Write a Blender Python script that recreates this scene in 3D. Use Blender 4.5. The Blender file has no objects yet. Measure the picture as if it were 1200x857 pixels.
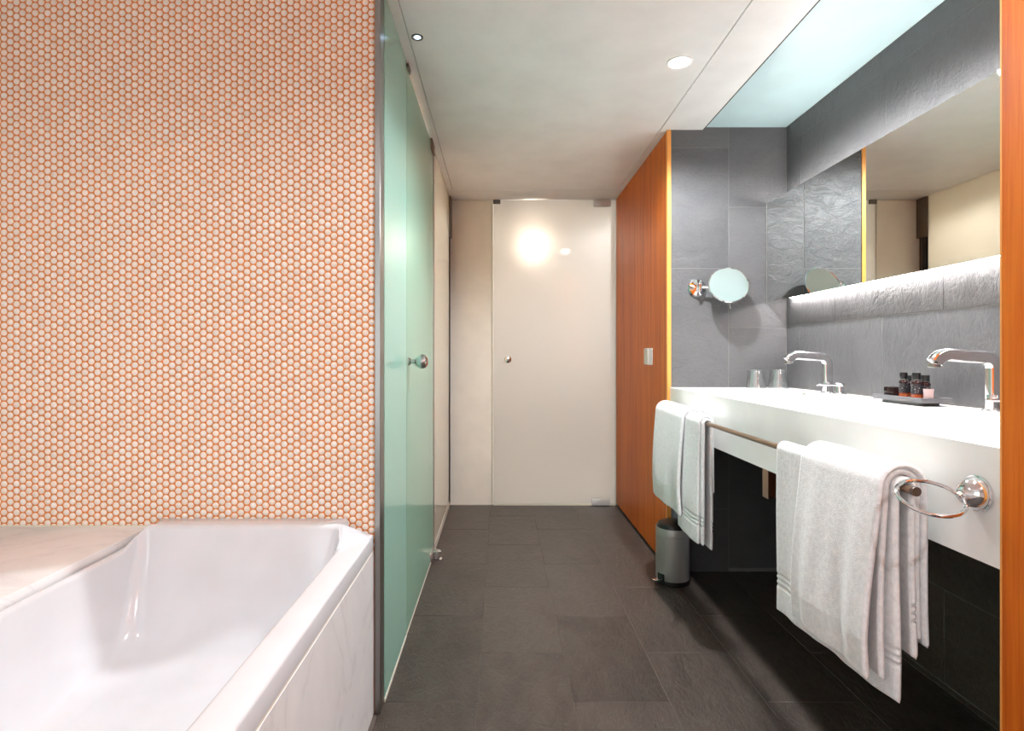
import bpy, bmesh, math, random
from mathutils import Vector, Matrix
random.seed(7)
sc = bpy.context.scene
COL = sc.collection
PI = math.pi

# ------------------------------------------------------------------ camera
EYE = 1.073
cam = bpy.data.cameras.new('camera')
cam.sensor_width = 36.0
cam.lens = 36.0 * 680 / 1200
cam.shift_x = (600 - 586) / 1200
cam.shift_y = -(428.5 - 417.5) / 1200
cam.clip_start = 0.02
camo = bpy.data.objects.new('camera', cam)
camo.location = (0, 0, EYE)
camo.rotation_euler = (PI / 2, 0, 0)
COL.objects.link(camo)
sc.camera = camo

# ------------------------------------------------------------------ world, added window light, exposure
world = bpy.data.worlds.new('world'); sc.world = world
world.use_nodes = True
bg = world.node_tree.nodes['Background']
bg.inputs[0].default_value = (0.93, 0.975, 1.0, 1)
bg.inputs[1].default_value = 0.92

def area_portal(name, loc, rot, sx, sy):
    l = bpy.data.lights.new(name, 'AREA'); l.shape = 'RECTANGLE'; l.size = sx; l.size_y = sy
    l.cycles.is_portal = True
    o = bpy.data.objects.new(name, l); o.location = loc; o.rotation_euler = rot
    COL.objects.link(o); return o
# unseen window added behind the camera to bring in daylight
ADDED_WIN = (-1.70, -0.22, 0.35, 2.05)            # x0,x1,z0,z1 at Y = -1.8
area_portal('added_window_portal', ((ADDED_WIN[0]+ADDED_WIN[1])/2, -1.86, (ADDED_WIN[2]+ADDED_WIN[3])/2), (PI/2, 0, 0), ADDED_WIN[1]-ADDED_WIN[0], ADDED_WIN[3]-ADDED_WIN[2])

DOWN_W = 50.0       # downlights
LED_E = 16.5        # mirror strip below
LED_TOP = 11.5      # mirror strip above
sc.view_settings.view_transform = 'Standard'
sc.view_settings.look = 'None'
sc.view_settings.gamma = 1.0
sc.view_settings.use_curve_mapping = False
sc.view_settings.exposure = 1.88
sc.cycles.use_denoising = True
sc.cycles.max_bounces = 14
sc.cycles.diffuse_bounces = 6
sc.cycles.glossy_bounces = 6
sc.cycles.transmission_bounces = 8
sc.cycles.caustics_refractive = False
sc.cycles.caustics_reflective = False
sc.cycles.sample_clamp_indirect = 4.0

# ------------------------------------------------------------------ materials
def lin(c):
    return tuple(((v/255)/12.92 if v/255 <= .04045 else (((v/255)+.055)/1.055)**2.4) for v in c) + (1.0,)

class N:
    """small wrapper for node trees"""
    def __init__(s, name):
        s.m = bpy.data.materials.new(name); s.m.use_nodes = True
        s.t = s.m.node_tree; s.t.nodes.clear()
        s.out = s.t.nodes.new('ShaderNodeOutputMaterial')
    def n(s, typ, **kw):
        nd = s.t.nodes.new('ShaderNode' + typ)
        for k, v in kw.items():
            if k.startswith('in_'):
                key = k[3:]
                key = int(key) if key.isdigit() else key.replace('_', ' ')
                sock = nd.inputs[key]
                if isinstance(v, bpy.types.NodeSocket): s.t.links.new(v, sock)
                else: sock.default_value = v
            else: setattr(nd, k, v)
        return nd
    def link(s, a, b): s.t.links.new(a, b)
    def pr(s, **kw):
        nd = s.n('BsdfPrincipled', **kw); return nd
    def done(s, sh):
        s.link(sh.outputs[0], s.out.inputs[0]); return s.m
    def ramp(s, fac, stops):
        r = s.n('ValToRGB'); s.link(fac, r.inputs[0])
        e = r.color_ramp.elements
        e[0].position, e[0].color = stops[0]
        e[1].position, e[1].color = stops[-1]
        for p, c in stops[1:-1]:
            x = e.new(p); x.color = c
        return r.outputs[0]
    def coords(s, scale=(1,1,1), shift=False):
        tc = s.n('TexCoord'); v = tc.outputs['Object']
        if shift:
            oi = s.n('ObjectInfo')
            mu = s.n('Math', operation='MULTIPLY', in_0=oi.outputs['Random'], in_1=37.0)
            ad = s.n('VectorMath', operation='ADD', in_0=v)
            s.link(mu.outputs[0], ad.inputs[1]); v = ad.outputs[0]
        mp = s.n('Mapping'); s.link(v, mp.inputs[0]); mp.inputs['Scale'].default_value = scale
        return mp.outputs[0]
    def noise(s, vec, scale, detail=4, rough=.55, dist=0.0):
        nd = s.n('TexNoise', in_Scale=scale, in_Detail=detail, in_Roughness=rough, in_Distortion=dist)
        s.link(vec, nd.inputs['Vector']); return nd.outputs['Fac']
    def bump(s, h, strength, dist):
        b = s.n('Bump', in_Strength=strength, in_Distance=dist); s.link(h, b.inputs['Height']); return b.outputs[0]

M = {}
def plain(name, col, rough=.5, metal=0.0, coat=0.0, spec=.5, wobble=0.04):
    k = N(name)
    f = k.noise(k.coords((1,1,1)), 6.0, 3)
    c = lin(col)
    lo = tuple(max(0, v*(1-wobble)) for v in c[:3]) + (1,); hi = tuple(min(1, v*(1+wobble)) for v in c[:3]) + (1,)
    r = k.ramp(f, [(.3, lo), (.7, hi)])
    p = k.pr(in_Base_Color=r, in_Roughness=rough, in_Metallic=metal, in_Coat_Weight=coat, in_Specular_IOR_Level=spec)
    M[name] = k.done(p); return M[name]

plain('ceiling_white', (245, 245, 244), .38)
plain('niche_panel', (192, 218, 222), .35)
plain('wall_white', (238, 231, 218), .8, spec=.2)
plain('paint_plain', (222, 219, 214), .7)
plain('solid_surface', (238, 238, 235), .32)
plain('acrylic', (220, 222, 226), .14, coat=.5)
plain('chrome', (226, 226, 228), .06, metal=1.0, wobble=.01)
plain('steel', (150, 148, 145), .30, metal=1.0)
plain('bin_steel', (186, 184, 180), .42, metal=.6)
plain('satin_nickel', (226, 224, 220), .35, metal=.4)
plain('knob_steel', (205, 205, 203), .22, metal=1.0)
plain('dark_steel', (124, 116, 108), .4, metal=1.0)
plain('bronze_steel', (168, 150, 132), .28, metal=1.0)
plain('black_plastic', (14, 14, 15), .35)
plain('grout_orange', (218, 142, 80), .75)
plain('grout_grey', (128, 125, 122), .8)
plain('grout_floor', (92, 82, 75), .8)
plain('silicone', (222, 216, 200), .5)
plain('wood_edge', (236, 158, 76), .45)
plain('slate_tray', (104, 104, 107), .45)
plain('pink_cup', (196, 172, 172), .3)
plain('glass_edge', (170, 205, 190), .2)
plain('black_gap', (24, 22, 21), .6)

def mat_mirror():
    k = N('mirror'); f = k.noise(k.coords((1,1,1)), 2.0, 2)
    r = k.ramp(f, [(.3, (.80,.83,.81,1)), (.7, (.82,.84,.82,1))])
    p = k.pr(in_Base_Color=r, in_Roughness=.008, in_Metallic=1.0); M['mirror'] = k.done(p)
mat_mirror()

def mat_slate(name, lo, hi, rough, bump, scale=1.0, shift=True, stretch=(1, 1, 1), fine=.18):
    k = N(name)
    v = k.coords(stretch, shift)
    n1 = k.noise(v, 5.0*scale, 6, .6, .4)
    n2 = k.noise(v, 11.0*scale, 7, .66, .5)
    n3 = k.noise(v, 75.0*scale, 3, .6)
    # cleft ridges: thin creases where a warped noise crosses its middle
    m = k.n('Math', operation='SUBTRACT', in_0=n2, in_1=.5)
    a = k.n('Math', operation='ABSOLUTE', in_0=m.outputs[0])
    sm = k.n('Math', operation='POWER', in_0=a.outputs[0], in_1=.55)
    h1 = k.n('Math', operation='MULTIPLY', in_0=sm.outputs[0], in_1=.9)
    h2 = k.n('Math', operation='MULTIPLY_ADD', in_0=n1, in_1=1.3, in_2=h1.outputs[0])
    h3 = k.n('Math', operation='MULTIPLY_ADD', in_0=n3, in_1=fine, in_2=h2.outputs[0])
    oi = k.n('ObjectInfo')
    mixa = k.n('Math', operation='MULTIPLY_ADD', in_0=n3, in_1=.5, in_2=n1)
    mixf = k.n('Math', operation='MULTIPLY_ADD', in_0=oi.outputs['Random'], in_1=.30, in_2=mixa.outputs[0])
    c = k.ramp(mixf.outputs[0], [(.55, lin(lo)), (1.2, lin(hi))])
    p = k.pr(in_Base_Color=c, in_Roughness=rough, in_Normal=k.bump(h3.outputs[0], bump, .006))
    M[name] = k.done(p)
mat_slate('slate_wall', (80, 80, 82), (94, 93, 94), .5, .7, 1.0, True, (1.0, 1.5, 1.0))
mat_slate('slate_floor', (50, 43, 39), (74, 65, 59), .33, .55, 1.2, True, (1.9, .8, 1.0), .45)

def mat_wood(name, c0, c1, c2, rough=.38):
    k = N(name)
    v = k.coords((1, 1, .035))
    n1 = k.noise(v, 34.0, 6, .6, .3)
    n2 = k.noise(v, 160.0, 3, .6)
    v2 = k.coords((1, 1, .2))
    n3 = k.noise(v2, 3.0, 2)
    m1 = k.n('Math', operation='MULTIPLY_ADD', in_0=n2, in_1=.45, in_2=n1)
    m2 = k.n('Math', operation='MULTIPLY_ADD', in_0=n3, in_1=.25, in_2=m1.outputs[0])
    c = k.ramp(m2.outputs[0], [(.62, lin(c0)), (.84, lin(c1)), (1.06, lin(c2))])
    p = k.pr(in_Base_Color=c, in_Roughness=rough, in_Specular_IOR_Level=.2, in_Normal=k.bump(n2, .05, .001))
    M[name] = k.done(p)
mat_wood('wood', (176, 78, 8), (204, 100, 18), (216, 116, 30), .46)

def mat_marble():
    k = N('marble')
    v = k.coords((1, 1, 1))
    n0 = k.noise(v, 2.2, 6, .6, 1.2)
    n1 = k.noise(v, 2.6, 8, .6, 1.0)
    m = k.n('Math', operation='SUBTRACT', in_0=n1, in_1=.5)
    a = k.n('Math', operation='ABSOLUTE', in_0=m.outputs[0])
    veins = k.ramp(a.outputs[0], [(0.0, (.80,.80,.81,1)), (.02, (.87,.87,.87,1)), (.14, (.90,.90,.90,1))])
    soft = k.ramp(n0, [(.36, (.93,.93,.93,1)), (.6, (1,1,1,1))])
    mx = k.n('MixRGB', blend_type='MULTIPLY', in_Fac=.8); k.link(veins, mx.inputs[1]); k.link(soft, mx.inputs[2])
    p = k.pr(in_Base_Color=mx.outputs[0], in_Roughness=.16); M['marble'] = k.done(p)
mat_marble()

def mat_penny():
    k = N('penny_tile')
    g = k.n('NewGeometry'); oi = k.n('ObjectInfo')
    s = k.n('Math', operation='ADD', in_0=g.outputs['Random Per Island'], in_1=oi.outputs['Random'])
    fr = k.n('Math', operation='FRACT', in_0=s.outputs[0])
    c = k.ramp(fr.outputs[0], [(0, lin((236, 226, 216))), (.5, lin((244, 234, 222))), (1, lin((242, 238, 232)))])
    p = k.pr(in_Base_Color=c, in_Roughness=.35); M['penny_tile'] = k.done(p)
mat_penny()

def mat_frost(name, front, through, mixf, coat_rough=.03, blur=None):
    """satin glass: scattered light from both sides under a smooth front"""
    k = N(name)
    n1 = k.noise(k.coords((1,1,1)), 1.5, 2)
    c = k.ramp(n1, [(.3, lin(tuple(v*.985 for v in front))), (.7, lin(front))])
    d = k.n('BsdfDiffuse'); k.link(c, d.inputs[0])
    t = k.n('BsdfTranslucent', in_Color=lin(through))
    m = k.n('MixShader', in_Fac=mixf); k.link(d.outputs[0], m.inputs[1]); k.link(t.outputs[0], m.inputs[2])
    if blur:
        r = k.n('BsdfRefraction', in_Color=lin(through), in_Roughness=blur[1], in_IOR=1.45)
        m2 = k.n('MixShader', in_Fac=blur[0]); k.link(m.outputs[0], m2.inputs[1]); k.link(r.outputs[0], m2.inputs[2]); m = m2
    gl = k.n('BsdfGlossy', in_Roughness=coat_rough, in_Color=(1,1,1,1))
    lw = k.n('LayerWeight', in_Blend=.5); pw_ = k.n('Math', operation='POWER', in_0=lw.outputs['Facing'], in_1=5.0)
    fr = k.n('Math', operation='MULTIPLY_ADD', in_0=pw_.outputs[0], in_1=.9, in_2=.035)
    m3 = k.n('MixShader', in_Fac=fr.outputs[0]); k.link(m.outputs[0], m3.inputs[1]); k.link(gl.outputs[0], m3.inputs[2])
    M[name] = k.done(m3)
mat_frost('frost_white', (226, 222, 220), (255, 250, 246), .5, .03, (.45, .42))
mat_frost('frost_green', (168, 216, 204), (200, 232, 226), .5, .12)
mat_frost('frost_green_door', (160, 206, 190), (186, 220, 206), .5, .12)
mat_frost('frost_beige', (212, 208, 200), (228, 224, 216), .35, .03)

def mat_clear(name, tint, rough=.02, ior=1.45):
    k = N(name)
    n1 = k.noise(k.coords((1,1,1)), 3.0, 1)
    c = k.ramp(n1, [(.3, tuple(v*.98 for v in tint) + (1,)), (.7, tint + (1,))])
    t = k.n('BsdfTransparent'); k.link(c, t.inputs[0])
    gl = k.n('BsdfGlossy', in_Roughness=rough)
    lw = k.n('LayerWeight', in_Blend=.5); pw_ = k.n('Math', operation='POWER', in_0=lw.outputs['Facing'], in_1=4.0)
    fr = k.n('Math', operation='MULTIPLY_ADD', in_0=pw_.outputs[0], in_1=.7, in_2=((ior-1)/(ior+1))**2)
    m = k.n('MixShader', in_Fac=fr.outputs[0]); k.link(t.outputs[0], m.inputs[1]); k.link(gl.outputs[0], m.inputs[2])
    M[name] = k.done(m)
mat_clear('added_window_glass', (.97, .98, .98))
mat_clear('tumbler_glass', (.965, .97, .97), .06, 2.3)
mat_clear('brown_acrylic', (.30, .20, .19), .05)

def mat_bottle():
    k = N('bottle_amber')
    tc = k.n('TexCoord'); sp = k.n('SeparateXYZ'); k.link(tc.outputs['Object'], sp.inputs[0])
    c = k.ramp(sp.outputs[2], [(0.0, lin((196, 96, 40))), (.010, lin((196, 92, 36))), (.013, lin((44, 14, 20)))])
    p = k.pr(in_Base_Color=c, in_Roughness=.12, in_Coat_Weight=.5); M['bottle_amber'] = k.done(p)
mat_bottle()
def mat_label():
    k = N('bottle_label')
    v = k.coords((1, 1, 1)); n1 = k.noise(v, 260.0, 1)
    c = k.ramp(n1, [(.55, lin((26, 24, 30))), (.62, lin((30, 28, 34))), (.68, lin((170, 164, 164)))])
    p = k.pr(in_Base_Color=c, in_Roughness=.5); M['bottle_label'] = k.done(p)
mat_label()

def mat_towel():
    k = N('terry')
    v = k.coords((1, 1, 1))
    n1 = k.noise(v, 420.0, 2, .6); n2 = k.noise(v, 90.0, 3, .6)
    h = k.n('Math', operation='MULTIPLY_ADD', in_0=n2, in_1=.6, in_2=n1)
    c = k.ramp(n2, [(.3, lin((226, 226, 227))), (.7, lin((244, 244, 244)))])
    p = k.pr(in_Base_Color=c, in_Roughness=.95, in_Sheen_Weight=.3, in_Specular_IOR_Level=.1, in_Normal=k.bump(h.outputs[0], .5, .003))
    M['terry'] = k.done(p)
mat_towel()

def mat_emit(name, col, strength):
    k = N(name); e = k.n('Emission', in_Color=lin(col), in_Strength=strength); M[name] = k.done(e)
mat_emit('led_strip', (255, 250, 248), LED_E)
mat_emit('led_strip_top', (255, 250, 248), LED_TOP)
mat_emit('lamp_lens', (255, 246, 232), 14.0)
mat_emit('blue_led', (190, 225, 255), 3.0)
mat_emit('hall_globe', (255, 243, 226), 15.0)

# ------------------------------------------------------------------ mesh helpers
def link(name, me, mat, parent=None, smooth=False):
    o = bpy.data.objects.new(name, me)
    if mat is not None and not me.materials: me.materials.append(M[mat] if isinstance(mat, str) else mat)
    if smooth:
        me.polygons.foreach_set('use_smooth', [True]*len(me.polygons))
    COL.objects.link(o)
    if parent is not None: setpar(o, parent)
    return o
def worldloc(o):
    v = Vector(o.location)
    while o.parent: o = o.parent; v += Vector(o.location)
    return v
def setpar(o, parent):
    o.parent = parent
    o.location = Vector(o.location) - worldloc(parent)
def tag(o, label=None, cat=None, group=None, kind=None):
    if label: o['label'] = label
    if cat: o['category'] = cat
    if group: o['group'] = group
    if kind: o['kind'] = kind
    return o
def thing(name, loc, label, cat, group=None, kind=None):
    o = bpy.data.objects.new(name, None); o.empty_display_size = .05; o.location = loc
    COL.objects.link(o); return tag(o, label, cat, group, kind)
def from_bm(bm, name):
    bmesh.ops.recalc_face_normals(bm, faces=bm.faces)
    me = bpy.data.meshes.new(name); bm.to_mesh(me); bm.free(); return me
def smooth_angle(me, ang=35):
    me.polygons.foreach_set('use_smooth', [True]*len(me.polygons))
    bm = bmesh.new(); bm.from_mesh(me)
    for e in bm.edges:
        if len(e.link_faces) == 2 and e.calc_face_angle(0) > math.radians(ang): e.smooth = False
    bm.to_mesh(me); bm.free()
def box_me(x0, x1, y0, y1, z0, z1, bevel=0, seg=2, name='box'):
    bm = bmesh.new()
    vs = [bm.verts.new(p) for p in ((x0,y0,z0),(x1,y0,z0),(x1,y1,z0),(x0,y1,z0),(x0,y0,z1),(x1,y0,z1),(x1,y1,z1),(x0,y1,z1))]
    for f in ((3,2,1,0),(4,5,6,7),(0,1,5,4),(1,2,6,5),(2,3,7,6),(3,0,4,7)): bm.faces.new([vs[i] for i in f])
    if bevel > 0:
        bmesh.ops.bevel(bm, geom=list(bm.edges), offset=bevel, segments=seg, affect='EDGES', profile=.5)
    me = from_bm(bm, name)
    if bevel > 0: smooth_angle(me, 40)
    return me
def box(name, x0, x1, y0, y1, z0, z1, mat, parent=None, bevel=0, seg=2):
    return link(name, box_me(x0, x1, y0, y1, z0, z1, bevel, seg, name), mat, parent)
AX = {'z': Matrix.Identity(4), 'x': Matrix.Rotation(PI/2, 4, 'Y'), '-x': Matrix.Rotation(-PI/2, 4, 'Y'),
      '-y': Matrix.Rotation(PI/2, 4, 'X'), 'y': Matrix.Rotation(-PI/2, 4, 'X'), '-z': Matrix.Rotation(PI, 4, 'X')}
def lathe_me(profile, seg=32, mat4=None, name='lathe', ang=35):
    bm = bmesh.new(); rings = []
    for r, z in profile:
        if r < 1e-6: rings.append([bm.verts.new((0, 0, z))])
        else: rings.append([bm.verts.new((r*math.cos(2*PI*i/seg), r*math.sin(2*PI*i/seg), z)) for i in range(seg)])
    for a, b in zip(rings, rings[1:]):
        for i in range(seg):
            j = (i+1) % seg
            if len(a) == 1 and len(b) == 1: continue
            if len(a) == 1: bm.faces.new((a[0], b[i], b[j]))
            elif len(b) == 1: bm.faces.new((a[i], b[0], a[j]))
            else: bm.faces.new((a[i], b[i], b[j], a[j]))
    if mat4 is not None: bmesh.ops.transform(bm, matrix=mat4, verts=bm.verts)
    me = from_bm(bm, name); smooth_angle(me, ang); return me
def lathe(name, profile, loc, axis, mat, parent=None, seg=32, ang=35):
    m4 = Matrix.Translation(loc) @ (AX[axis] if isinstance(axis, str) else axis)
    return link(name, lathe_me(profile, seg, m4, name, ang), mat, parent)
def sweep_me(pts, section, closed=False, up=Vector((0,0,1)), name='sweep', caps=True, ang=35):
    """sweep a closed 2-D section along points"""
    pts = [Vector(p) for p in pts]; n = len(pts); bm = bmesh.new(); rings = []
    for i, p in enumerate(pts):
        if closed: t = (pts[(i+1) % n] - pts[i-1]).normalized()
        else: t = (pts[min(i+1, n-1)] - pts[max(i-1, 0)]).normalized()
        side = t.cross(up)
        if side.length < 1e-4: side = t.cross(Vector((0, 1, 0)))
        side.normalize(); u = side.cross(t).normalized()
        rings.append([bm.verts.new(p + side*a + u*b) for a, b in section])
    m = len(section)
    for i in range(n if closed else n-1):
        a, b = rings[i], rings[(i+1) % n]
        for j in range(m): bm.faces.new((a[j], a[(j+1) % m], b[(j+1) % m], b[j]))
    if caps and not closed:
        bm.faces.new(rings[0]); bm.faces.new(list(reversed(rings[-1])))
    me = from_bm(bm, name); smooth_angle(me, ang); return me
def circ(r, n=14): return [(r*math.cos(2*PI*i/n), r*math.sin(2*PI*i/n)) for i in range(n)]
def rrect2(w, h, r, n=4):
    out = []
    for cx, cy, a0 in ((w/2-r, h/2-r, 0), (-w/2+r, h/2-r, 90), (-w/2+r, -h/2+r, 180), (w/2-r, -h/2+r, 270)):
        for i in range(n+1):
            a = math.radians(a0 + 90*i/n); out.append((cx+r*math.cos(a), cy+r*math.sin(a)))
    return out
def tube(name, pts, r, mat, parent=None, closed=False, n=14, up=Vector((0,0,1))):
    return link(name, sweep_me(pts, circ(r, n), closed, up, name), mat, parent)

ZC = 2.20           # ceiling height
XG = -0.363         # plane of the green glass
XW = 0.833          # plane of the wood fronts
YN = 2.89           # niche end wall
YF = 4.18           # far wall
XB = 1.426          # niche back wall (tile faces)
YM = 1.745          # mosaic wall
YS = 0.967          # near end of the niche
YB, XL = -1.8, -1.8 # wall behind the camera, far left wall

# ================================================================== SETTING
# ---- floor with its slate tiles
floor = box('floor', -0.42, 1.45, YB, 6.0, -0.05, -0.0016, 'grout_floor')
tag(floor, 'dark brown slate tiled floor of the bathroom', 'floor', kind='structure')
TILE = {}
def tile(w, l, t, mat, bevel=.0012):
    key = (round(w, 3), round(l, 3), t, mat)
    if key not in TILE:
        me = box_me(-w/2, w/2, -l/2, l/2, -t, 0, bevel, 1, 'tile'); me.materials.append(M[mat]); TILE[key] = me
    return TILE[key]
def put(name, me, loc, rot, parent):
    o = bpy.data.objects.new(name, me); o.location = loc; o.rotation_euler = rot; COL.objects.link(o)
    o.parent = parent; return o
TW, TL, GAP = .298, .598, .0018
for ci in range(6):
    xa = -.368 + ci*TW; xb = min(xa + TW, 1.426)
    ph = 2.398 if ci % 2 == 0 else 2.398 - TL/2
    k0 = math.floor((YB - ph)/TL)
    for k in range(k0, 9):
        ya = max(ph + k*TL, YB); yb = min(ph + (k+1)*TL, YF)
        if yb - ya < .02: continue
        put('floor_tile', tile(xb-xa-GAP, yb-ya-GAP, .008, 'slate_floor'), ((xa+xb)/2, (ya+yb)/2, random.uniform(-.0004, 0)), (0,0,0), floor)
# ---- niche walls
wall_right = box('wall_right', XB+.0012, XB+.06, YB, YF, 0, 2.3, 'grout_grey')
tag(wall_right, 'grey slate tiled wall behind the vanity and long mirror', 'wall', kind='structure')
zj = [.022 + .3*i for i in range(8)]
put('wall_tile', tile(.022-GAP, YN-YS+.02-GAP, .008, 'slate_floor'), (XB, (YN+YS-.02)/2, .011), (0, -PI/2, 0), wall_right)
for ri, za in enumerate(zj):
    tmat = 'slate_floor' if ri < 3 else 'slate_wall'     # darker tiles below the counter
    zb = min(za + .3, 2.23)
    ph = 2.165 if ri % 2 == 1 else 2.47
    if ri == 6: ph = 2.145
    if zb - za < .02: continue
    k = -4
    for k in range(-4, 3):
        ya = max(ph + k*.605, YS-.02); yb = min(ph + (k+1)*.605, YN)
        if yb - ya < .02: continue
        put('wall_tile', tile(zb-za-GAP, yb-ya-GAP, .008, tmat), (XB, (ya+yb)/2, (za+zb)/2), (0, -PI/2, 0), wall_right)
wall_end = box('wall_end', XW+.0185, XB+.003, YN+.0012, YN+.06, 0, 2.3, 'grout_grey')
tag(wall_end, 'grey slate tiled end wall of the vanity niche carrying the round mirror', 'wall', kind='structure')
for (xa, xb, z0) in ((XW+.0185, 1.139, 1.511), (1.139, XB, 1.816)):
    for k in range(-4, 3):
        za = max(z0 + k*.6, 0.0); zb = min(z0 + (k+1)*.6, 2.23)
        if zb - za < .02: continue
        put('wall_tile', tile(xb-xa-GAP, zb-za-GAP, .008, 'slate_wall'), ((xa+xb)/2, YN, (za+zb)/2), (PI/2, 0, 0), wall_end)
# ---- ceiling panels
ceil = box('ceiling', XL, XB+.06, YB, 6.0, 2.26, 2.30, 'paint_plain')
tag(ceil, 'smooth white suspended ceiling with shadow joints', 'ceiling', kind='structure')
CP = 'ceiling_panel'
HO = .0035
box(CP, -.321, .797, YB, 3.928, ZC, 2.258, 'ceiling_white', ceil, .0015, 1)
box(CP, -.40, 1.26, 3.932, 6.0, ZC+.0, 2.258, 'ceiling_white', ceil, .0015, 1)
box(CP, -.40, -.324, YM-.03, 3.928, ZC+.002, 2.258, 'ceiling_white', ceil, .0015, 1)
box(CP, XL, -.3245, YB, YM-.034, ZC, 2.258, 'ceiling_white', ceil, .0015, 1)
box(CP, .80, 1.010, YB, YN+.02, ZC, 2.258, 'ceiling_white', ceil, .0015, 1)
box(CP, .80, 1.26, YN+.022, 3.928, ZC, 2.258, 'ceiling_white', ceil, .0015, 1)
box('painted_gap_shade', 1.0103, 1.0178, YS-.02, YN-.001, ZC+.004, 2.258, 'black_gap', ceil)  # black strip fills the joint, painted in for the shade of the gap
box('niche_ceiling_panel', 1.018, XB-.001, YS-.02, YN-.001, ZC+.012, 2.258, 'niche_panel', ceil, .0015, 1)
box(CP, XL, -.402, YM+.06, 6.0, ZC+.004, 2.258, 'ceiling_white', ceil, .0015, 1)
# ---- mosaic wall
wall_m = box('wall_mosaic', XL, -.374, YM+.0009, YM+.05, 0, 2.26, 'grout_orange')
tag(wall_m, 'wall of round white mosaic tiles in orange grout above the bathtub', 'wall', kind='structure')
PX = .01873; PZ = PX/.8660254; PR = .0093
def penny(bm, cx, cz, y, seg=12):
    prof = ((PR, .0016), (PR*.97, -.0002), (PR*.84, -.0011))
    rings = [[bm.verts.new((cx + r*math.cos(2*PI*i/seg), y + dy, cz + r*math.sin(2*PI*i/seg))) for i in range(seg)] for r, dy in prof]
    for a, b in zip(rings, rings[1:]):
        for i in range(seg):
            j = (i+1) % seg; bm.faces.new((a[i], a[j], b[j], b[i]))
    bm.faces.new(rings[-1])
bm1 = bmesh.new(); penny(bm1, 0, 0, 0); pme = from_bm(bm1, 'penny_tile'); smooth_angle(pme, 60); pme.materials.append(M['penny_tile'])
bmr = bmesh.new(); cnt = 0
ncol = int((-.376 - PR - XL)/PX)
for ci in range(ncol):
    cx = -.3775 - PR - ci*PX
    nrow = 80
    for ri in range(nrow):
        cz = .505 + (ri + (.5 if ci % 2 else 0))*PZ
        if cz > 2.20 - PR: continue
        jx, jz = random.uniform(-.0004, .0004), random.uniform(-.0004, .0004)
        if ci < 12 and 4 <= ri < 29:
            put('mosaic_tile', pme, (cx+jx, YM, cz+jz), (0, random.uniform(0, 1), 0), wall_m); cnt += 1
        else: penny(bmr, cx+jx, cz+jz, YM)
ms = link('mosaic_tiles', from_bm(bmr, 'mosaic_tiles'), 'penny_tile', wall_m); smooth_angle(ms.data, 60)
ms['kind'] = 'stuff'
# ---- outer walls (behind the camera and around)
wl = box('wall_left', XL-.06, XL, YB, 6.0, 0, 2.3, 'paint_plain'); tag(wl, 'plain pale wall along the far side of the bathtub', 'wall', kind='structure')
wn = bpy.data.objects.new('wall_near', None); COL.objects.link(wn); tag(wn, 'plain pale wall with the added window behind the viewer', 'wall', kind='structure')
for a in ((XL-.06, ADDED_WIN[0], 0, 2.3), (ADDED_WIN[1], XB+.06, 0, 2.3), (ADDED_WIN[0], ADDED_WIN[1], 0, ADDED_WIN[2]), (ADDED_WIN[0], ADDED_WIN[1], ADDED_WIN[3], 2.3)):
    box('wall_piece', a[0], a[1], YB-.12, YB, a[2], a[3], 'paint_plain', wn)
added_win = bpy.data.objects.new('added_window_1', None); COL.objects.link(added_win); tag(added_win, 'unseen window added behind the viewer to let daylight in', 'window', kind='structure')
x0, x1, z0, z1 = ADDED_WIN
for a in ((x0, x0+.05, z0, z1), (x1-.05, x1, z0, z1), (x0+.05, x1-.05, z0, z0+.05), (x0+.05, x1-.05, z1-.05, z1), ((x0+x1)/2-.02, (x0+x1)/2+.02, z0+.05, z1-.05)):
    box('added_window_frame', a[0], a[1], YB-.09, YB-.04, a[2], a[3], 'wall_white', added_win)
box('pane', x0+.05, x1-.05, YB-.066, YB-.062, z0+.05, z1-.05, 'added_window_glass', added_win)
fl2 = box('floor_tub_side', XL, -.42, YB, 6.0, -.05, -.004, 'paint_plain'); fl2.name = 'floor.001'; tag(fl2, 'pale floor under the tub and shower', 'floor', kind='structure')
# ---- far wall panel, door and hall behind it
wf = box('wall_far', -.405, -.058, YF, YF+.08, 0, ZC-.002, 'wall_white', None, .002, 1); tag(wf, 'narrow white wall panel left of the frosted far door', 'wall', kind='structure')
box('skirting_joint', -.36, -.058, YF-.004, YF+.001, 0, .008, 'silicone', wf)
wfr = box('wall_far_side', .836, XB+.06, YF+.01, YF+.08, 0, 2.3, 'paint_plain'); tag(wfr, 'plain wall behind the tall wooden cabinet', 'wall', kind='structure')
hall = [('wall_hall_back', -1.0, 1.8, 5.96, 6.02, 0, 2.3), ('wall_hall_right', 1.2, 1.26, YF+.08, 5.96, 0, 2.3), ('wall_hall_left', -.46, -.40, YF+.08, 5.96, 0, 2.3)]
for n, a0, a1, b0, b1, c0, c1 in hall:
    tag(box(n, a0, a1, b0, b1, c0, c1, 'paint_plain'), {'wall_hall_back': 'pale wall at the back of the lit hall', 'wall_hall_right': 'pale right wall of the lit hall', 'wall_hall_left': 'pale left wall of the lit hall'}[n], 'wall', kind='structure')
for (yy0) in (0,):
    fh = box('hall_floor_slab', -.40, 1.2, YF+.02, 5.96, -.003, .0, 'paint_plain', floor)
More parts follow.
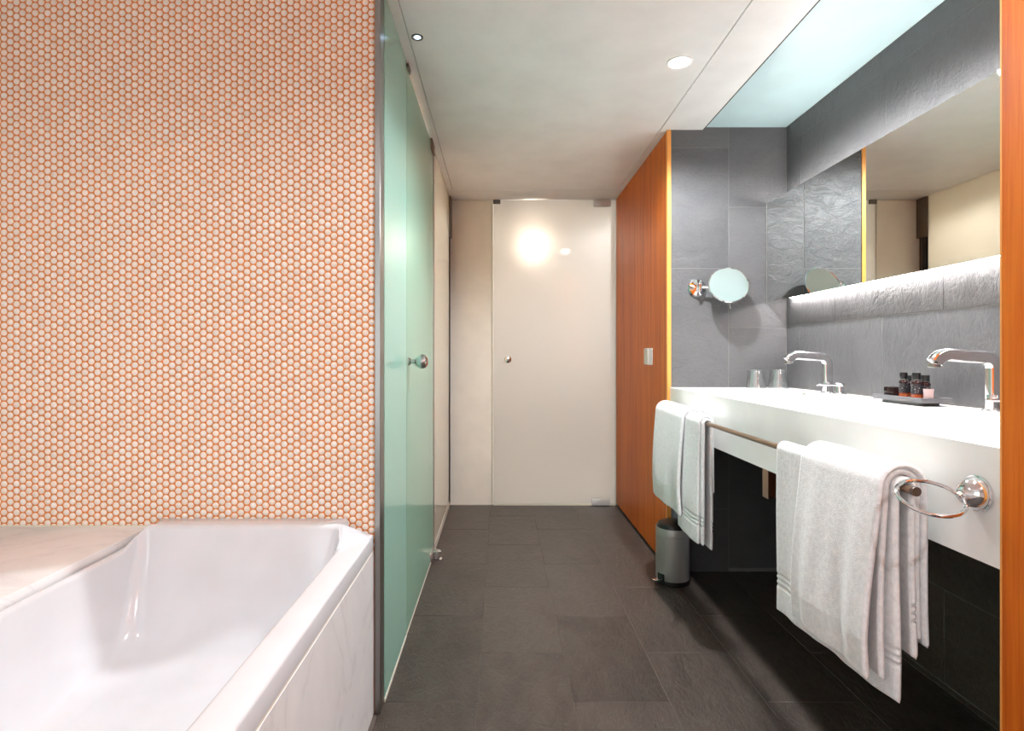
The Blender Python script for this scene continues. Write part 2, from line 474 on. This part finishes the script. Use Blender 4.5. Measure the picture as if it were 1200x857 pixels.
# door 1, frosted
d1 = thing('door_1', (.385, YF, 0), 'frosted white glass door at the far end of the corridor', 'door', kind='structure')
DX0, DX1 = -.048, .828
box('pane', DX0, DX1, YF-.006, YF+.004, .012, ZC-.003, 'frost_white', d1, .001, 1)
def hinge(parent, xa, xb, za, zb, yf):
    h = box('hinge', xa, xb, yf-.03, yf-.006, za, zb, 'satin_nickel', parent, .002, 2)
    box('hinge_plate', xa+.004, xb-.004, yf+.004, yf+.02, za+.003, zb-.003, 'steel', h)
hinge(d1, .672, .792, ZC-.052, ZC-.003, YF)
hinge(d1, .655, .788, .004, .052, YF)
box('strike', DX0-.002, DX0+.05, YF-.022, YF-.006, ZC-.034, ZC-.004, 'dark_steel', d1, .001, 1)
k1 = lathe('knob', [(0, 0), (.010, 0), (.010, .018), (.024, .022), (.027, .034), (.024, .046), (.012, .052), (0, .053)], (.055, YF-.006, 1.049), '-y', 'chrome', d1, 28)
box('seal', DX0-.010, DX0-.003, YF-.012, YF+.02, .012, ZC-.004, 'silicone', d1)
box('threshold', DX0, DX1, YF-.012, YF+.03, -.002, .009, 'silicone', d1, .001, 1)
# hall lamp glimpsed through the satin glass
hl = thing('hall_lamp', (.30, 5.25, ZC), 'warm round lamp glowing behind the frosted far door', 'lamp')
lathe('lamp_base', [(0, 0), (.07, 0), (.07, .02), (.03, .03), (.02, .05)], (.30, 5.25, ZC-.001), '-z', 'steel', hl)
lathe('globe', [(0, .045)] + [(.085*math.sin(a), .13 - .085*math.cos(a)) for a in [PI*i/12 for i in range(1, 12)]] + [(0, .215)], (.30, 5.25, ZC), '-z', 'hall_globe', hl, 24, 80)

# ================================================================== GLASS SIDE
# steel corner profile at the end of the mosaic
sp = box('corner_profile', -.3755, -.359, YM-.006, YM+.052, 0, ZC-.001, 'steel', None, .001, 1)
tag(sp, 'upright brushed steel profile where the mosaic wall meets the green glass', 'profile')
# fixed screen
ss = thing('shower_screen', (XG, 2.0, 0), 'fixed pale green frosted glass pane next to the mosaic wall', 'glass screen')
box('pane', XG-.005, XG+.005, YM+.053, 2.216, .010, ZC+.001, 'frost_green', ss)
box('floor_seal', XG-.007, XG+.007, YM+.053, 2.216, -.001, .010, 'silicone', ss)
cl = box('clamp', XG-.012, XG+.012, 2.225, 2.285, ZC-.020, ZC-.002, 'dark_steel', ss, .002, 1)
# shower door
d2 = thing('door_2', (XG, 2.65, 0), 'green frosted glass shower door with a round chrome knob', 'door', kind='structure')
box('pane', XG-.005, XG+.005, 2.221, 3.10, .012, ZC-.016, 'frost_green_door', d2)
box('edge_strip', XG-.0055, XG+.0055, 3.10, 3.104, .012, ZC-.016, 'silicone', d2)
lathe('knob', [(0, 0), (.016, 0), (.016, .006), (.009, .010), (.009, .026), (.018, .030), (.027, .042), (.029, .055), (.025, .068), (.014, .076), (0, .078)], (XG+.005, 2.265, 1.052), 'x', 'knob_steel', d2, 28)
box('seal', XG-.006, XG+.006, 2.222, 3.10, .001, .011, 'silicone', d2)
ph_ = box('pivot_hinge', XG-.014, XG+.014, 2.985, 3.105, .010, .052, 'chrome', d2, .003, 2)
lathe('pivot', [(0, 0), (.030, 0), (.030, .006), (.020, .010), (.018, .030), (.026, .034), (.026, .044), (.018, .050), (0, .051)], (XG+.028, 3.06, .0), 'z', 'chrome', ph_, 24)
box('pivot_hinge', XG-.014, XG+.014, 2.985, 3.11, ZC-.055, ZC-.003, 'dark_steel', d2, .003, 2)
# second compartment: satin panel, posts and sill
d3 = thing('door_3', (XG, 3.6, 0), 'narrow glossy beige glass panel beyond the green shower door', 'door', kind='structure')
box('pane', XG-.006, XG+.004, 3.156, 4.081, .050, ZC+.001, 'frost_beige', d3)
box('frame', XG-.012, XG+.006, 3.125, 3.155, 0, ZC-.004, 'steel', d3, .001, 1)
box('sill', XG-.05, XG+.006, 3.157, 4.10, 0, .050, 'silicone', d3, .002, 1)
box('post', XG-.016, XG+.018, 4.08, YF, 1.92, ZC-.001, 'dark_steel', d3, .001, 1)
box('post', XG-.018, XG-.006, 4.08, YF, 0, 1.9205, 'dark_steel', d3, .001, 1)
box('handle', XG-.003, XG+.009, 4.09, 4.13, .03, 1.915, 'black_gap', d3, .001, 1)
# shower interior: white walls
pw = box('wall_shower', -1.42, XG-.02, 3.128, 3.152, 0, 2.258, 'wall_white'); tag(pw, 'white partition wall inside the shower', 'wall', kind='structure')
pb = box('wall_shower_back', -1.42, -1.38, YM+.052, 4.25, 0, 2.258, 'wall_white'); tag(pb, 'white back wall of the shower', 'wall', kind='structure')
pe = box('wall_closet', -1.42, -.41, YF, YF+.06, 0, 2.258, 'wall_white'); tag(pe, 'white end wall behind the beige glass panel', 'wall', kind='structure')

# ================================================================== WOOD
tc_ = thing('tall_cabinet', (XW+.01, 3.5, 0), 'tall wooden cabinet front beside the frosted far door', 'cabinet')
box('plinth', XW+.012, XW+.03, YN+.002, YF-.03, 0, .018, 'black_gap', tc_)
dr = box('door', XW, XW+.018, YN+.0225, 4.045, .018, ZC-.002, 'wood', tc_, .0008, 1)
box('filler', XW, XW+.018, 4.048, YF-.022, .018, ZC-.002, 'wood', tc_, .0008, 1)
box('edge_board', XW-.001, XW+.018, YN-.004, YN+.020, .012, ZC-.001, 'wood_edge', tc_, .0008, 1)
plw = box('pull_plate', XW-.004, XW+.001, 3.16, 3.34, 1.025, 1.118, 'chrome', dr, .0015, 2)
box('pull_recess', XW-.0055, XW-.0035, 3.255, 3.335, 1.030, 1.113, 'silicone', dr)
wp = thing('wooden_panel', (XW+.01, .4, 0), 'upright wooden side panel closing the near end of the vanity', 'panel')
box('panel_front', XW, XW+.018, YB+.01, YS-.004, .0, ZC-.002, 'wood', wp, .0008, 1)
box('panel_edge', XW, XW+.018, YS-.004, YS, .0, ZC-.002, 'wood_edge', wp)
box('panel_return', XW+.018, XB, YS-.022, YS-.001, .0, 2.2, 'wood', wp)

# ================================================================== VANITY
CT = .918; CX0 = .845
vc = thing('vanity_counter', (1.13, 1.93, 0), 'long white solid vanity counter with two integrated basins', 'counter')
def rrsd(px, py, cx, cy, hx, hy, r):
    dx = abs(px-cx)-hx+r; dy = abs(py-cy)-hy+r
    return math.hypot(max(dx, 0), max(dy, 0)) + min(max(dx, dy), 0) - r
BAS = [(1.115, 2.41), (1.115, 1.61)]
def ctop(x, y):
    z = CT
    for cx, cy in BAS:
        d = -rrsd(x, y, cx, cy, .165, .27, .06)
        if d > 0:
            t = min(1, d/.055); s = t*t*(3-2*t)
            z -= .095*s + .012*max(0, 1 - math.hypot(x-cx, y-cy)/.25)*s
    e = min(x - CX0, .004); z -= (.004 - e)**2*60
    return z
nx, ny = 60, 170
Y0, Y1 = YS, YN
xs = [CX0, CX0+.0015, CX0+.004] + [CX0+.004 + (XB-CX0-.004)*i/(nx-1) for i in range(1, nx)]
ys = [Y0 + (Y1-Y0)*j/(ny-1) for j in range(ny)]
V = [(x, y, ctop(x, y)) for x in xs for y in ys]; F = []
L = len(xs)
for i in range(L-1):
    for j in range(ny-1):
        a = i*ny+j; F.append((a, a+ny, a+ny+1, a+1))
b0 = len(V); V += [(CX0, y, .795) for y in ys]
for j in range(ny-1): F.append((b0+j, j, j+1, b0+j+1))
b1 = len(V); V += [(XB, y, .795) for y in ys]
for j in range(ny-1): F.append(((L-1)*ny+j, b1+j, b1+j+1, (L-1)*ny+j+1)); F.append((b0+j, b0+j+1, b1+j+1, b1+j))
me = bpy.data.meshes.new('worktop'); me.from_pydata(V, [], F); me.update()
bm = bmesh.new(); bm.from_mesh(me); bm.to_mesh(me); bm.free()
wt = link('worktop', me, 'solid_surface', vc); smooth_angle(me, 50)
box('apron', CX0, CX0+.02, Y0, Y1, .712, .795, 'solid_surface', vc)
for cx, cy in BAS:
    lathe('drain', [(0, .004), (.020, .004), (.022, .002), (.032, .003), (.034, 0)], (cx, cy, CT-.107), 'z', 'chrome', vc, 24)
brk = thing('counter_bracket', (.86, 1.86, .6), 'small steel bracket hanging under the counter front', 'bracket')
box('plate', .848, .852, 1.835, 1.875, .62, .712, 'bronze_steel', brk)
box('plate', .852, .95, 1.853, 1.857, .62, .712, 'bronze_steel', brk)
# ---- mirror with light strips
MX = 1.326; MZ0, MZ1 = 1.341, 1.833
wm = thing('wall_mirror', (MX, 1.93, MZ0), 'long wide mirror over the vanity lit from behind along top and bottom', 'mirror')
box('mirror_glass', MX, MX+.005, YS, YN-.002, MZ0, MZ1, 'mirror', wm)
box('edge_trim', MX-.001, MX+.007, YN-.004, YN-.0005, MZ0, MZ1, 'steel', wm)
box('carcass', MX+.0055, XB-.002, YS+.002, YN-.03, MZ0+.022, MZ1-.022, 'paint_plain', wm)
ls1 = box('light_strip', MX+.076, MX+.094, YS+.03, YN-.06, MZ0+.016, MZ0+.0215, 'led_strip', wm)
ls2 = box('light_strip', MX+.060, MX+.076, YS+.03, YN-.03, MZ1-.0215, MZ1-.012, 'led_strip_top', wm)
# ---- faucets
def faucet(y, label):
    xb = 1.36
    f = thing('faucet', (xb, y, CT), label, 'faucet', 'faucets of the two basins')
    lathe('base', [(0, 0), (.028, 0), (.028, .005), (.024, .008), (0, .008)], (xb, y, CT), 'z', 'chrome', f, 28)
    lathe('collar', [(.018, 0), (.0205, .001), (.0205, .012), (.018, .013)], (xb, y, CT+.036), 'z', 'chrome', f, 28)
    pts = [(xb, y, CT+.006), (xb, y, CT+.12)]
    for i in range(1, 9):
        a = PI/2*i/8; pts.append((xb - .032*(1-math.cos(a)), y, CT+.12 + .032*math.sin(a)))
    pts += [(xb-.09, y, CT+.1555), (xb-.126, y, CT+.1585)]
    for i in range(1, 7):
        a = math.radians(62)*i/6; pts.append((xb-.128 - .04*math.sin(a), y, CT+.1585 - .04*(1-math.cos(a))))
    link('spout', sweep_me(pts, rrect2(.036, .028, .008), False, Vector((0, 1, 0)), 'spout', True, 40), 'chrome', f)
    e = Vector(pts[-1])
    box('aerator', e.x-.012, e.x+.010, y-.012, y+.012, e.z-.014, e.z-.002, 'steel', f, .002, 2)
    vy = y - .085
    h = lathe('handle', [(0, 0), (.026, 0), (.026, .005), (.017, .009), (.016, .034), (.018, .037), (.018, .047), (.013, .050), (0, .050)], (xb, vy, CT), 'z', 'chrome', f, 28)
    box('lever', xb-.088, xb+.006, vy-.009, vy+.009, CT+.036, CT+.044, 'chrome', h, .003, 2)
faucet(2.41, 'chrome square-bent faucet at the far basin by the drinking glasses')
faucet(1.598, 'chrome square-bent faucet at the near basin beside the wooden panel')
# ---- tumblers, upside down
def tumbler(x, y, label):
    prof = [(.044, 0), (.0462, .001), (.0462, .004), (.0405, .055), (.0390, .086), (.036, .090), (0, .090), (0, .082), (.034, .082), (.037, .054), (.043, .002), (.044, 0)]
    o = lathe('tumbler', prof, (x, y, CT+.0005), 'z', 'tumbler_glass', None, 32, 50)
    tag(o, label, 'glass', 'upside-down tumblers on the counter')
tumbler(1.240, 2.810, 'upside-down drinking glass on the counter, farther from the faucet')
tumbler(1.343, 2.80, 'upside-down drinking glass on the counter, closer to the faucet')
# ---- amenity tray
TZ = CT + .026
tr = thing('amenity_tray', (1.33, 1.886, CT), 'dark grey slate tray carrying small toiletry bottles', 'tray')
bmt = bmesh.new()
box('foot', 1.300, 1.365, 1.800, 1.975, CT, CT+.010, 'slate_tray', tr, .002, 1)
box('tray_top', 1.285, 1.380, 1.770, 2.003, CT+.010, TZ-.004, 'slate_tray', tr, .003, 2)
for a in ((1.285, 1.291, 1.770, 2.003), (1.374, 1.380, 1.770, 2.003), (1.291, 1.374, 1.770, 1.776), (1.291, 1.374, 1.997, 2.003)):
    box('rim', a[0], a[1], a[2], a[3], TZ-.005, TZ, 'slate_tray', tr, .001, 1)
TZ0 = TZ - .004
def bottle(x, y, h, r, label):
    b = thing('toiletry_bottle', (x, y, TZ0), label, 'bottle', 'toiletry bottles on the slate tray')
    me = lathe_me([(0, 0), (r*.94, 0), (r, .002), (r, h*.60), (r*.93, h*.655), (r*.6, h*.70), (r*.6, h*.74), (0, h*.74)], 24, None, 'bottle_body', 40)
    o = link('bottle_body', me, 'bottle_amber'); o.location = (x, y, TZ0); setpar(o, b)
    me = lathe_me([(r*1.015, h*.20), (r*1.015, h*.56)], 24, None, 'label', 40)
    o2 = link('label', me, 'bottle_label'); o2.location = (x, y, TZ0); setpar(o2, b)
    me = lathe_me([(r*.80, h*.72), (r*.84, h*.73), (r*.84, h*.98), (r*.78, h), (0, h)], 24, None, 'cap', 40)
    o3 = link('cap', me, 'black_plastic'); o3.location = (x, y, TZ0); setpar(o3, b)
    me = lathe_me([(r*.88, h*.715), (r*.88, h*.735)], 24, None, 'cap_ring', 40)
    o4 = link('cap_ring', me, 'steel'); o4.location = (x, y, TZ0); setpar(o4, b)
bottle(1.320, 1.898, .080, .0130, 'tall dark toiletry bottle at the left end of the row on the tray')
bottle(1.350, 1.908, .070, .0115, 'shorter dark toiletry bottle at the back between two taller ones on the tray')
bottle(1.311, 1.828, .081, .0140, 'tall dark toiletry bottle in front on the tray with a printed label')
bottle(1.346, 1.838, .073, .0150, 'stout dark toiletry bottle next to the small pink cup on the tray')
jb = box('soap_box', 1.305, 1.345, 1.924, 1.976, TZ0, TZ0+.030, 'brown_acrylic', None, .004, 2); tag(jb, 'small brown translucent soap box at the left of the tray', 'soap box')
pc = lathe('tray_cup', [(0, 0), (.011, 0), (.0125, .001), (.0140, .031), (.0130, .031), (.0112, .003), (0, .003)], (1.324, 1.793, TZ0), 'z', 'pink_cup', None, 24); tag(pc, 'small pinkish translucent cup at the right of the tray', 'cup')
# ---- round shaving mirror on its arm
MC = Vector((1.100, 2.795, 1.414))
mk = thing('makeup_mirror', (.980, YN, 1.412), 'round chrome magnifying mirror on a wall arm above the counter', 'mirror')
lathe('wall_plate', [(0, 0), (.046, 0), (.046, .006), (.040, .014), (.020, .018), (.012, .020), (0, .020)], (.980, YN-.0005, 1.412), '-y', 'chrome', mk, 32)
box('knuckle', .972, .990, YN-.052, YN-.018, 1.390, 1.434, 'chrome', mk, .004, 2)
tube('arm', [(.985, YN-.042, 1.412), (1.03, YN-.050, 1.412), (1.06, YN-.062, 1.413), (1.095, YN-.076, 1.414)], .008, 'chrome', mk)
nrm = Vector((-.15, -.90, .32)).normalized()
rot = nrm.to_track_quat('Z', 'Y').to_matrix().to_4x4()
R = .094
hd = lathe('mirror_head', [(0, -.018), (.03, -.017), (.078, -.010), (R-.004, -.003), (R, .002), (R, .006), (R-.003, .008), (R-.006, .006)], MC, rot, 'chrome', mk, 48, 30)
lathe('mirror_face', [(R-.005, .0065)] + [(r, .0035 + .003*(r/R)**2) for r in (.075, .06, .045, .03, .015)] + [(0, .0035)], MC, rot, 'mirror', hd, 48, 60)
upv = (Vector((0, 0, 1)) - nrm*nrm.z).normalized()
tube('tilt_pin', [MC - upv*R, MC - upv*(R+.030)], .0025, 'chrome', hd, up=Vector((0, 1, 0)))

# ================================================================== TOWEL RAIL, RING, TOWELS
BX, BZ, BR = .770, .822, .008
trl = thing('towel_rail', (BX, 1.9, BZ), 'long steel towel rail along the counter front', 'towel rail')
tube('bar', [(BX, 1.075, BZ), (BX, 2.76, BZ)], BR, 'bronze_steel', trl, n=20)
lathe('bar_end', [(0, 0), (.0088, 0), (.0088, .008), (0, .008)], (BX, 1.072, BZ), 'y', 'dark_steel', trl, 20)
for y in (1.51, 2.42):
    m_ = lathe('mount', [(0, 0), (.022, 0), (.022, .004), (.018, .008), (.009, .012), (.007, .02), (.007, .066), (0, .066)], (CX0, y, BZ), '-x', 'chrome', trl, 24)
rg = thing('towel_ring', (CX0, 1.024, .833), 'chrome ring holder on a domed wall rose at the near end of the counter', 'towel ring')
lathe('rose', [(0, .034), (.008, .034), (.013, .032), (.021, .025), (.027, .015), (.0290, .008), (.0290, .0055), (.0315, .005), (.0315, 0), (0, 0)], (CX0, 1.024, .831), '-x', 'chrome', rg, 40)
RC = Vector((.760, 1.025, .823))
tilt = math.radians(23)
tube('arm', [(CX0-.03, 1.024, .830), (RC.x+.049, 1.024, .826)], .006, 'bronze_steel', rg)
tube('ring', [RC + Vector((.051*math.cos(a), .051*math.sin(a)*math.cos(tilt), .051*math.sin(a)*math.sin(tilt) + .004*math.cos(a))) for a in [2*PI*i/48 for i in range(48)]], .0036, 'chrome', rg, True, 10, Vector((0, -math.sin(tilt), math.cos(tilt))))

def sheet(V, F, r, y0, y1, zf, zb, t, ny, amp=.006, freq=30.0, phase=0.0, flare=.0, bulge=.0, hem_f=True, hem_b=True, skew_f=0.0, skew_b=0.0, round_edge=None, ds=.0035):
    """one folded layer of cloth hung over the bar: front bottom zf, back bottom zb, distance r of its middle from the bar axis"""
    # path
    path = []
    nf = int((BZ - zf)/ds)
    for i in range(nf): path.append((-1, BZ - (zf + (BZ-zf)*i/nf), zf + (BZ-zf)*i/nf))
    na = 16
    for i in range(na+1): path.append((0, PI*i/na, 0))
    nb = int((BZ - zb)/ds)
    for i in range(1, nb+1): path.append((1, (BZ-zb)*i/nb, BZ - (BZ-zb)*i/nb))
    lens = [0.0]
    pp = []
    for k, a, z in path:
        if k == -1: pp.append((BX - r, z, (-1, 0), a, -1))
        elif k == 0: pp.append((BX - r*math.cos(a), BZ + r*math.sin(a), (-math.cos(a), math.sin(a)), 0, 0))
        else: pp.append((BX + r, z, (1, 0), a, 1))
    for a, b in zip(pp, pp[1:]): lens.append(lens[-1] + math.hypot(b[0]-a[0], b[1]-a[1]))
    T = lens[-1]; base = len(V); n = len(pp); re = round_edge or t*.55
    for side in (1, -1):
        for i, (x, z, nrm_, d, k) in enumerate(pp):
            for j in range(ny+1):
                u = j/ny; u2 = .5 - .5*math.cos(PI*u); u = .6*u + .4*u2
                y = y0 + (y1-y0)*u
                e = min(lens[i], T-lens[i], (u*(y1-y0)), ((1-u)*(y1-y0)))/re
                f = 1.0 if e >= 1 else math.sqrt(max(0, 1-(1-e)**2))
                w = min(1, d/.30)
                wob = amp*(.15 + .85*w)*(math.sin(freq*y + phase + 1.5*math.sin(3*z+phase)) + .45*math.sin(2.3*freq*y + 2*phase + 2*z))
                if k == 1: wob *= .25
                out = wob + (flare*w + bulge*math.sin(PI*min(1, d/.4)))*(.15 if k == 1 else 1)
                th = t/2*max(f, .04)
                # hem ribs near the bottoms
                dist_end = lens[i] if k == -1 else (T-lens[i] if k == 1 else 9)
                if side == 1 and ((k == -1 and hem_f) or (k == 1 and hem_b)):
                    for hz in (.072, .086, .100): th -= .0035*math.exp(-((dist_end-hz)/.0032)**2)
                o = out + side*th
                zz = z
                yy = y + (.006*math.sin(9*z+phase)*w)
                zc = skew_f if k == -1 else (skew_b if k == 1 else 0)
                zz += zc*w*(u-.5)
                V.append((x + nrm_[0]*o, yy, zz + nrm_[1]*o))
    m = ny+1
    off = n*m
    for i in range(n-1):
        for j in range(ny):
            a = base + i*m + j
            F.append((a, a+1, a+m+1, a+m)); b = a + off
            F.append((b, b+m, b+m+1, b+1))
    for i in range(n-1):
        for j in (0, ny):
            a = base + i*m + j; b = a + off
            F.append((a, a+m, b+m, b) if j == 0 else (a, b, b+m, a+m))
    for j in range(ny):
        for i in (0, n-1):
            a = base + i*m + j; b = a + off
            F.append((a, b, b+1, a+1) if i == 0 else (a, a+1, b+1, b))
def towel(name, layers, loc, label, group):
    V, F = [], []
    for kw in layers: sheet(V, F, **kw)
    me = bpy.data.meshes.new(name); me.from_pydata(V, [], F); me.update()
    bm = bmesh.new(); bm.from_mesh(me); bmesh.ops.recalc_face_normals(bm, faces=bm.faces); bm.to_mesh(me); bm.free()
    o = link(name, me, 'terry', None, True)
    tag(o, label, 'towel', group)
    return o
towel('bath_towel', [
    dict(r=.0155, y0=1.100, y1=1.575, zf=.402, zb=.50, t=.013, ny=60, amp=.003, freq=26, phase=.4, flare=.004, skew_f=-.03),
    dict(r=.0290, y0=1.108, y1=1.39, zf=.452, zb=.53, t=.012, ny=44, amp=.003, freq=24, phase=1.2, flare=.012, hem_f=False, hem_b=False, skew_f=-.01),
    dict(r=.0415, y0=1.105, y1=1.40, zf=.452, zb=.515, t=.013, ny=44, amp=.0055, freq=34, phase=2.0, flare=.024, bulge=.004, hem_f=False, hem_b=False, skew_f=-.01),
], None, 'large white terry bath towel hanging on the rail next to the chrome ring', 'white towels on the rail')
towel('hand_towel', [
    dict(r=.0140, y0=2.150, y1=2.42, zf=.370, zb=.352, t=.011, ny=50, amp=.002, freq=22, phase=.2, flare=.006),
    dict(r=.0255, y0=2.165, y1=2.41, zf=.372, zb=.56, t=.010, ny=50, amp=.003, freq=22, phase=.9, flare=.008, hem_b=False),
    dict(r=.0385, y0=2.31, y1=2.71, zf=.435, zb=.60, t=.014, ny=40, amp=.004, freq=17, phase=1.9, flare=.014, bulge=.004, hem_f=False, hem_b=False),
], None, 'smaller white terry towel hanging on the rail above the pedal bin', 'white towels on the rail')

# ================================================================== PEDAL BIN
PB = Vector((.822, 2.765, 0))
pb_ = thing('pedal_bin', PB, 'small brushed steel pedal bin with a black lid at the end of the wooden cabinet', 'bin')
lathe('body', [(.0, .018), (.076, .018), (.078, .022), (.078, .225), (.0765, .226)], PB, 'z', 'bin_steel', pb_, 48, 30)
lathe('rim', [(.0765, .226), (.0785, .227), (.0785, .258), (.0770, .262), (.072, .262)], PB, 'z', 'bin_steel', pb_, 48, 30)
lathe('base', [(0, 0), (.076, 0), (.081, .004), (.081, .018), (.076, .022), (0, .022)], PB, 'z', 'black_plastic', pb_, 48, 30)
lathe('lid', [(.0735, .255), (.0735, .266), (.066, .280), (.045, .290), (0, .294)], PB, 'z', 'black_plastic', pb_, 48, 30)
pdir = Vector((-.86, -.51, 0)).normalized(); sdir = Vector((-pdir.y, pdir.x, 0))
rz = math.atan2(pdir.y, pdir.x)
def obox(name, l0, l1, w, z0, z1, mat, parent, bev):
    me = box_me(l0, l1, -w/2, w/2, z0, z1, bev, 2, name)
    me.transform(Matrix.Translation(PB) @ Matrix.Rotation(rz, 4, 'Z'))
    return link(name, me, mat, parent)
obox('pedal_slot', .070, .0795, .040, .020, .052, 'black_plastic', pb_, .002)
pd = obox('pedal', .070, .122, .030, .026, .031, 'chrome', pb_, .002)

# ================================================================== TUB
tub = thing('bathtub', (-.72, .85, 0), 'white rectangular acrylic bathtub with a raised headrest end below the mosaic', 'bathtub')
RZ = .540
def sst(a, b, x):
    t = max(0, min(1, (x-a)/(b-a))); return t*t*(3-2*t)
def lift(x, y):
    return .047*sst(1.585, 1.635, y)*sst(-.449, -.457, x)*sst(-1.052, -1.012, x)
def ring_pts(x0, x1, y0, y1, r, n_c=12):
    xa = [x1-r - (x1-x0-2*r)*i/60 for i in range(61)]
    out = []
    # start at right-far corner going ccw: far side leftwards, left side down, near side, right side up
    cor = lambda cx, cy, a0: [(cx + r*math.cos(math.radians(a0+90*i/n_c)), cy + r*math.sin(math.radians(a0+90*i/n_c))) for i in range(n_c+1)]
    out += cor(x1-r, y1-r, 0)
    out += [(x1-r - (x1-x0-2*r)*i/90, y1) for i in range(1, 90)]
    out += cor(x0+r, y1-r, 90)
    out += [(x0, y1-r - (y1-y0-2*r)*i/60) for i in range(1, 60)]
    out += cor(x0+r, y0+r, 180)
    out += [(x0+r + (x1-x0-2*r)*i/30, y0) for i in range(1, 30)]
    out += cor(x1-r, y0+r, 270)
    out += [(x1, y0+r + (y1-y0-2*r)*i/60) for i in range(1, 60)]
    return out
TO = (-1.051, -.379, -.05, YM-.003)
TI = (-1.028, -.453, .02, 1.660)
rings = [
 (TO[0], TO[1], TO[2], TO[3], .004, .494, 0), (TO[0], TO[1], TO[2], TO[3], .004, .533, 1),
 (TO[0]+.002, TO[1]-.002, TO[2]+.002, TO[3]-.002, .004, .538, 1), (TO[0]+.006, TO[1]-.006, TO[2]+.006, TO[3]-.006, .004, RZ, 1),
 *[(TI[0]-.010*(1-math.sin(a)), TI[1]+.014*(1-math.sin(a)), TI[2]-.012*(1-math.sin(a)), TI[3]+.020*(1-math.sin(a)), .028, RZ-.012*(1-math.cos(a)), 1) for a in [PI/2*i/7 for i in range(8)]],
 (TI[0]+.004, TI[1]-.004, TI[2]+.006, TI[3]-.010, .034, RZ-.05, .7),
 (TI[0]+.011, TI[1]-.012, TI[2]+.02, TI[3]-.045, .040, .42, .3), (TI[0]+.020, TI[1]-.026, TI[2]+.05, TI[3]-.085, .048, .34, 0),
 (TI[0]+.030, TI[1]-.040, TI[2]+.09, TI[3]-.125, .055, .295, 0), (TI[0]+.048, TI[1]-.06, TI[2]+.13, TI[3]-.165, .06, .276, 0),
 (TI[0]+.085, TI[1]-.10, TI[2]+.19, TI[3]-.23, .07, .266, 0), (TI[0]+.22, TI[1]-.22, TI[2]+.5, TI[3]-.5, .05, .262, 0)]
V, F = [], []
for (a, b, c, d, r, z, lf) in rings:
    for (x, y) in ring_pts(a, b, c, d, r): V.append((x, y, z + lf*lift(x, y if lf == 1 else y+.03)))
n = len(V)//len(rings)
for i in range(len(rings)-1):
    for j in range(n):
        k = (j+1) % n; F.append((i*n+j, i*n+k, (i+1)*n+k, (i+1)*n+j))
F.append(tuple(range((len(rings)-1)*n, len(rings)*n)))
me = bpy.data.meshes.new('shell'); me.from_pydata(V, [], F); me.update()
link('shell', me, 'acrylic', tub); smooth_angle(me, 60)
lathe('drain', [(0, .004), (.030, .004), (.033, 0)], (-.74, .60, .262), 'z', 'chrome', tub, 24)
ap = thing('tub_surround', (-.39, .8, 0), 'white marble side panel of the bathtub facing the floor', 'marble panel')
box('marble_slab', -.398, -.3785, -.06, YM-.001, .0, .488, 'marble', ap, .001, 1)
box('joint', -.396, -.380, -.06, YM-.001, .488, .4945, 'silicone', ap)
lg = thing('marble_ledge', (-1.4, .8, 0), 'white marble ledge along the left rim of the bathtub', 'ledge')
box('slab', XL+.001, -1.053, YB+.01, YM-.001, .535, .561, 'marble', lg, .002, 2)
box('support_wall', XL+.001, -1.075, YB+.01, YM-.001, 0, .535, 'paint_plain', lg)
box('bead', XL+.001, -1.056, YM-.004, YM-.0005, .561, .565, 'silicone', lg)

# ================================================================== LIGHT FITTINGS
def downlight(x, y, label, watts=DOWN_W, tint=(.95, .975, 1.0), cone=162):
    t = thing('downlight', (x, y, ZC), label, 'ceiling light', 'ceiling downlights')
    lathe('bezel', [(.049, -.001), (.049, .003), (.045, .005), (.039, .003), (.038, -.002)], (x, y, ZC), '-z', 'ceiling_white', t, 40)
    lathe('lens', [(0, .0015), (.038, .0015)], (x, y, ZC), '-z', 'lamp_lens', t, 32)
    l = bpy.data.lights.new('lamp', 'SPOT'); l.energy = watts; l.spot_size = math.radians(cone); l.spot_blend = .4; l.shadow_soft_size = .045
    l.color = tint
    o = bpy.data.objects.new('lamp', l); o.location = (0, 0, -.012); COL.objects.link(o); o.parent = t
downlight(.688, 2.222, 'round ceiling downlight glowing near the wooden cabinet')
downlight(.694, 1.10, 'added unseen ceiling downlight over the corridor floor, nearer than the visible one', 15)  # unseen lamp added to light the corridor and the tub's marble side
downlight(.70, -.35, 'added unseen ceiling downlight just behind the viewer', 20)  # unseen lamp added to brighten the sides facing the camera
downlight(-.95, .45, 'added unseen ceiling downlight over the bathtub', 4.5)  # unseen lamp added to brighten the tub and mosaic
downlight(-.88, 2.40, 'added unseen ceiling downlight inside the shower behind green glass', 46, (1.0, .965, 1.0), 96)  # unseen lamp added so the green glass glows
downlight(-.88, 3.65, 'added unseen ceiling downlight behind the beige glass panel', 60, (1.0, .98, .95))  # unseen lamp added to light the beige panel from behind
downlight(1.02, 4.62, 'added unseen ceiling downlight in the hall behind the frosted door', 23, (.88, .96, 1.0))  # unseen lamp added to light the frosted door from behind
bl = thing('indicator_light', (-.292, 2.048, ZC), 'tiny blue-white ceiling spot near the green glass', 'ceiling light')
lathe('bezel', [(.021, -.001), (.021, .003), (.018, .004), (.0115, .002)], (-.292, 2.048, ZC), '-z', 'dark_steel', bl, 28)
lathe('lens', [(0, .0025), (.0115, .002)], (-.292, 2.048, ZC), '-z', 'blue_led', bl, 24)
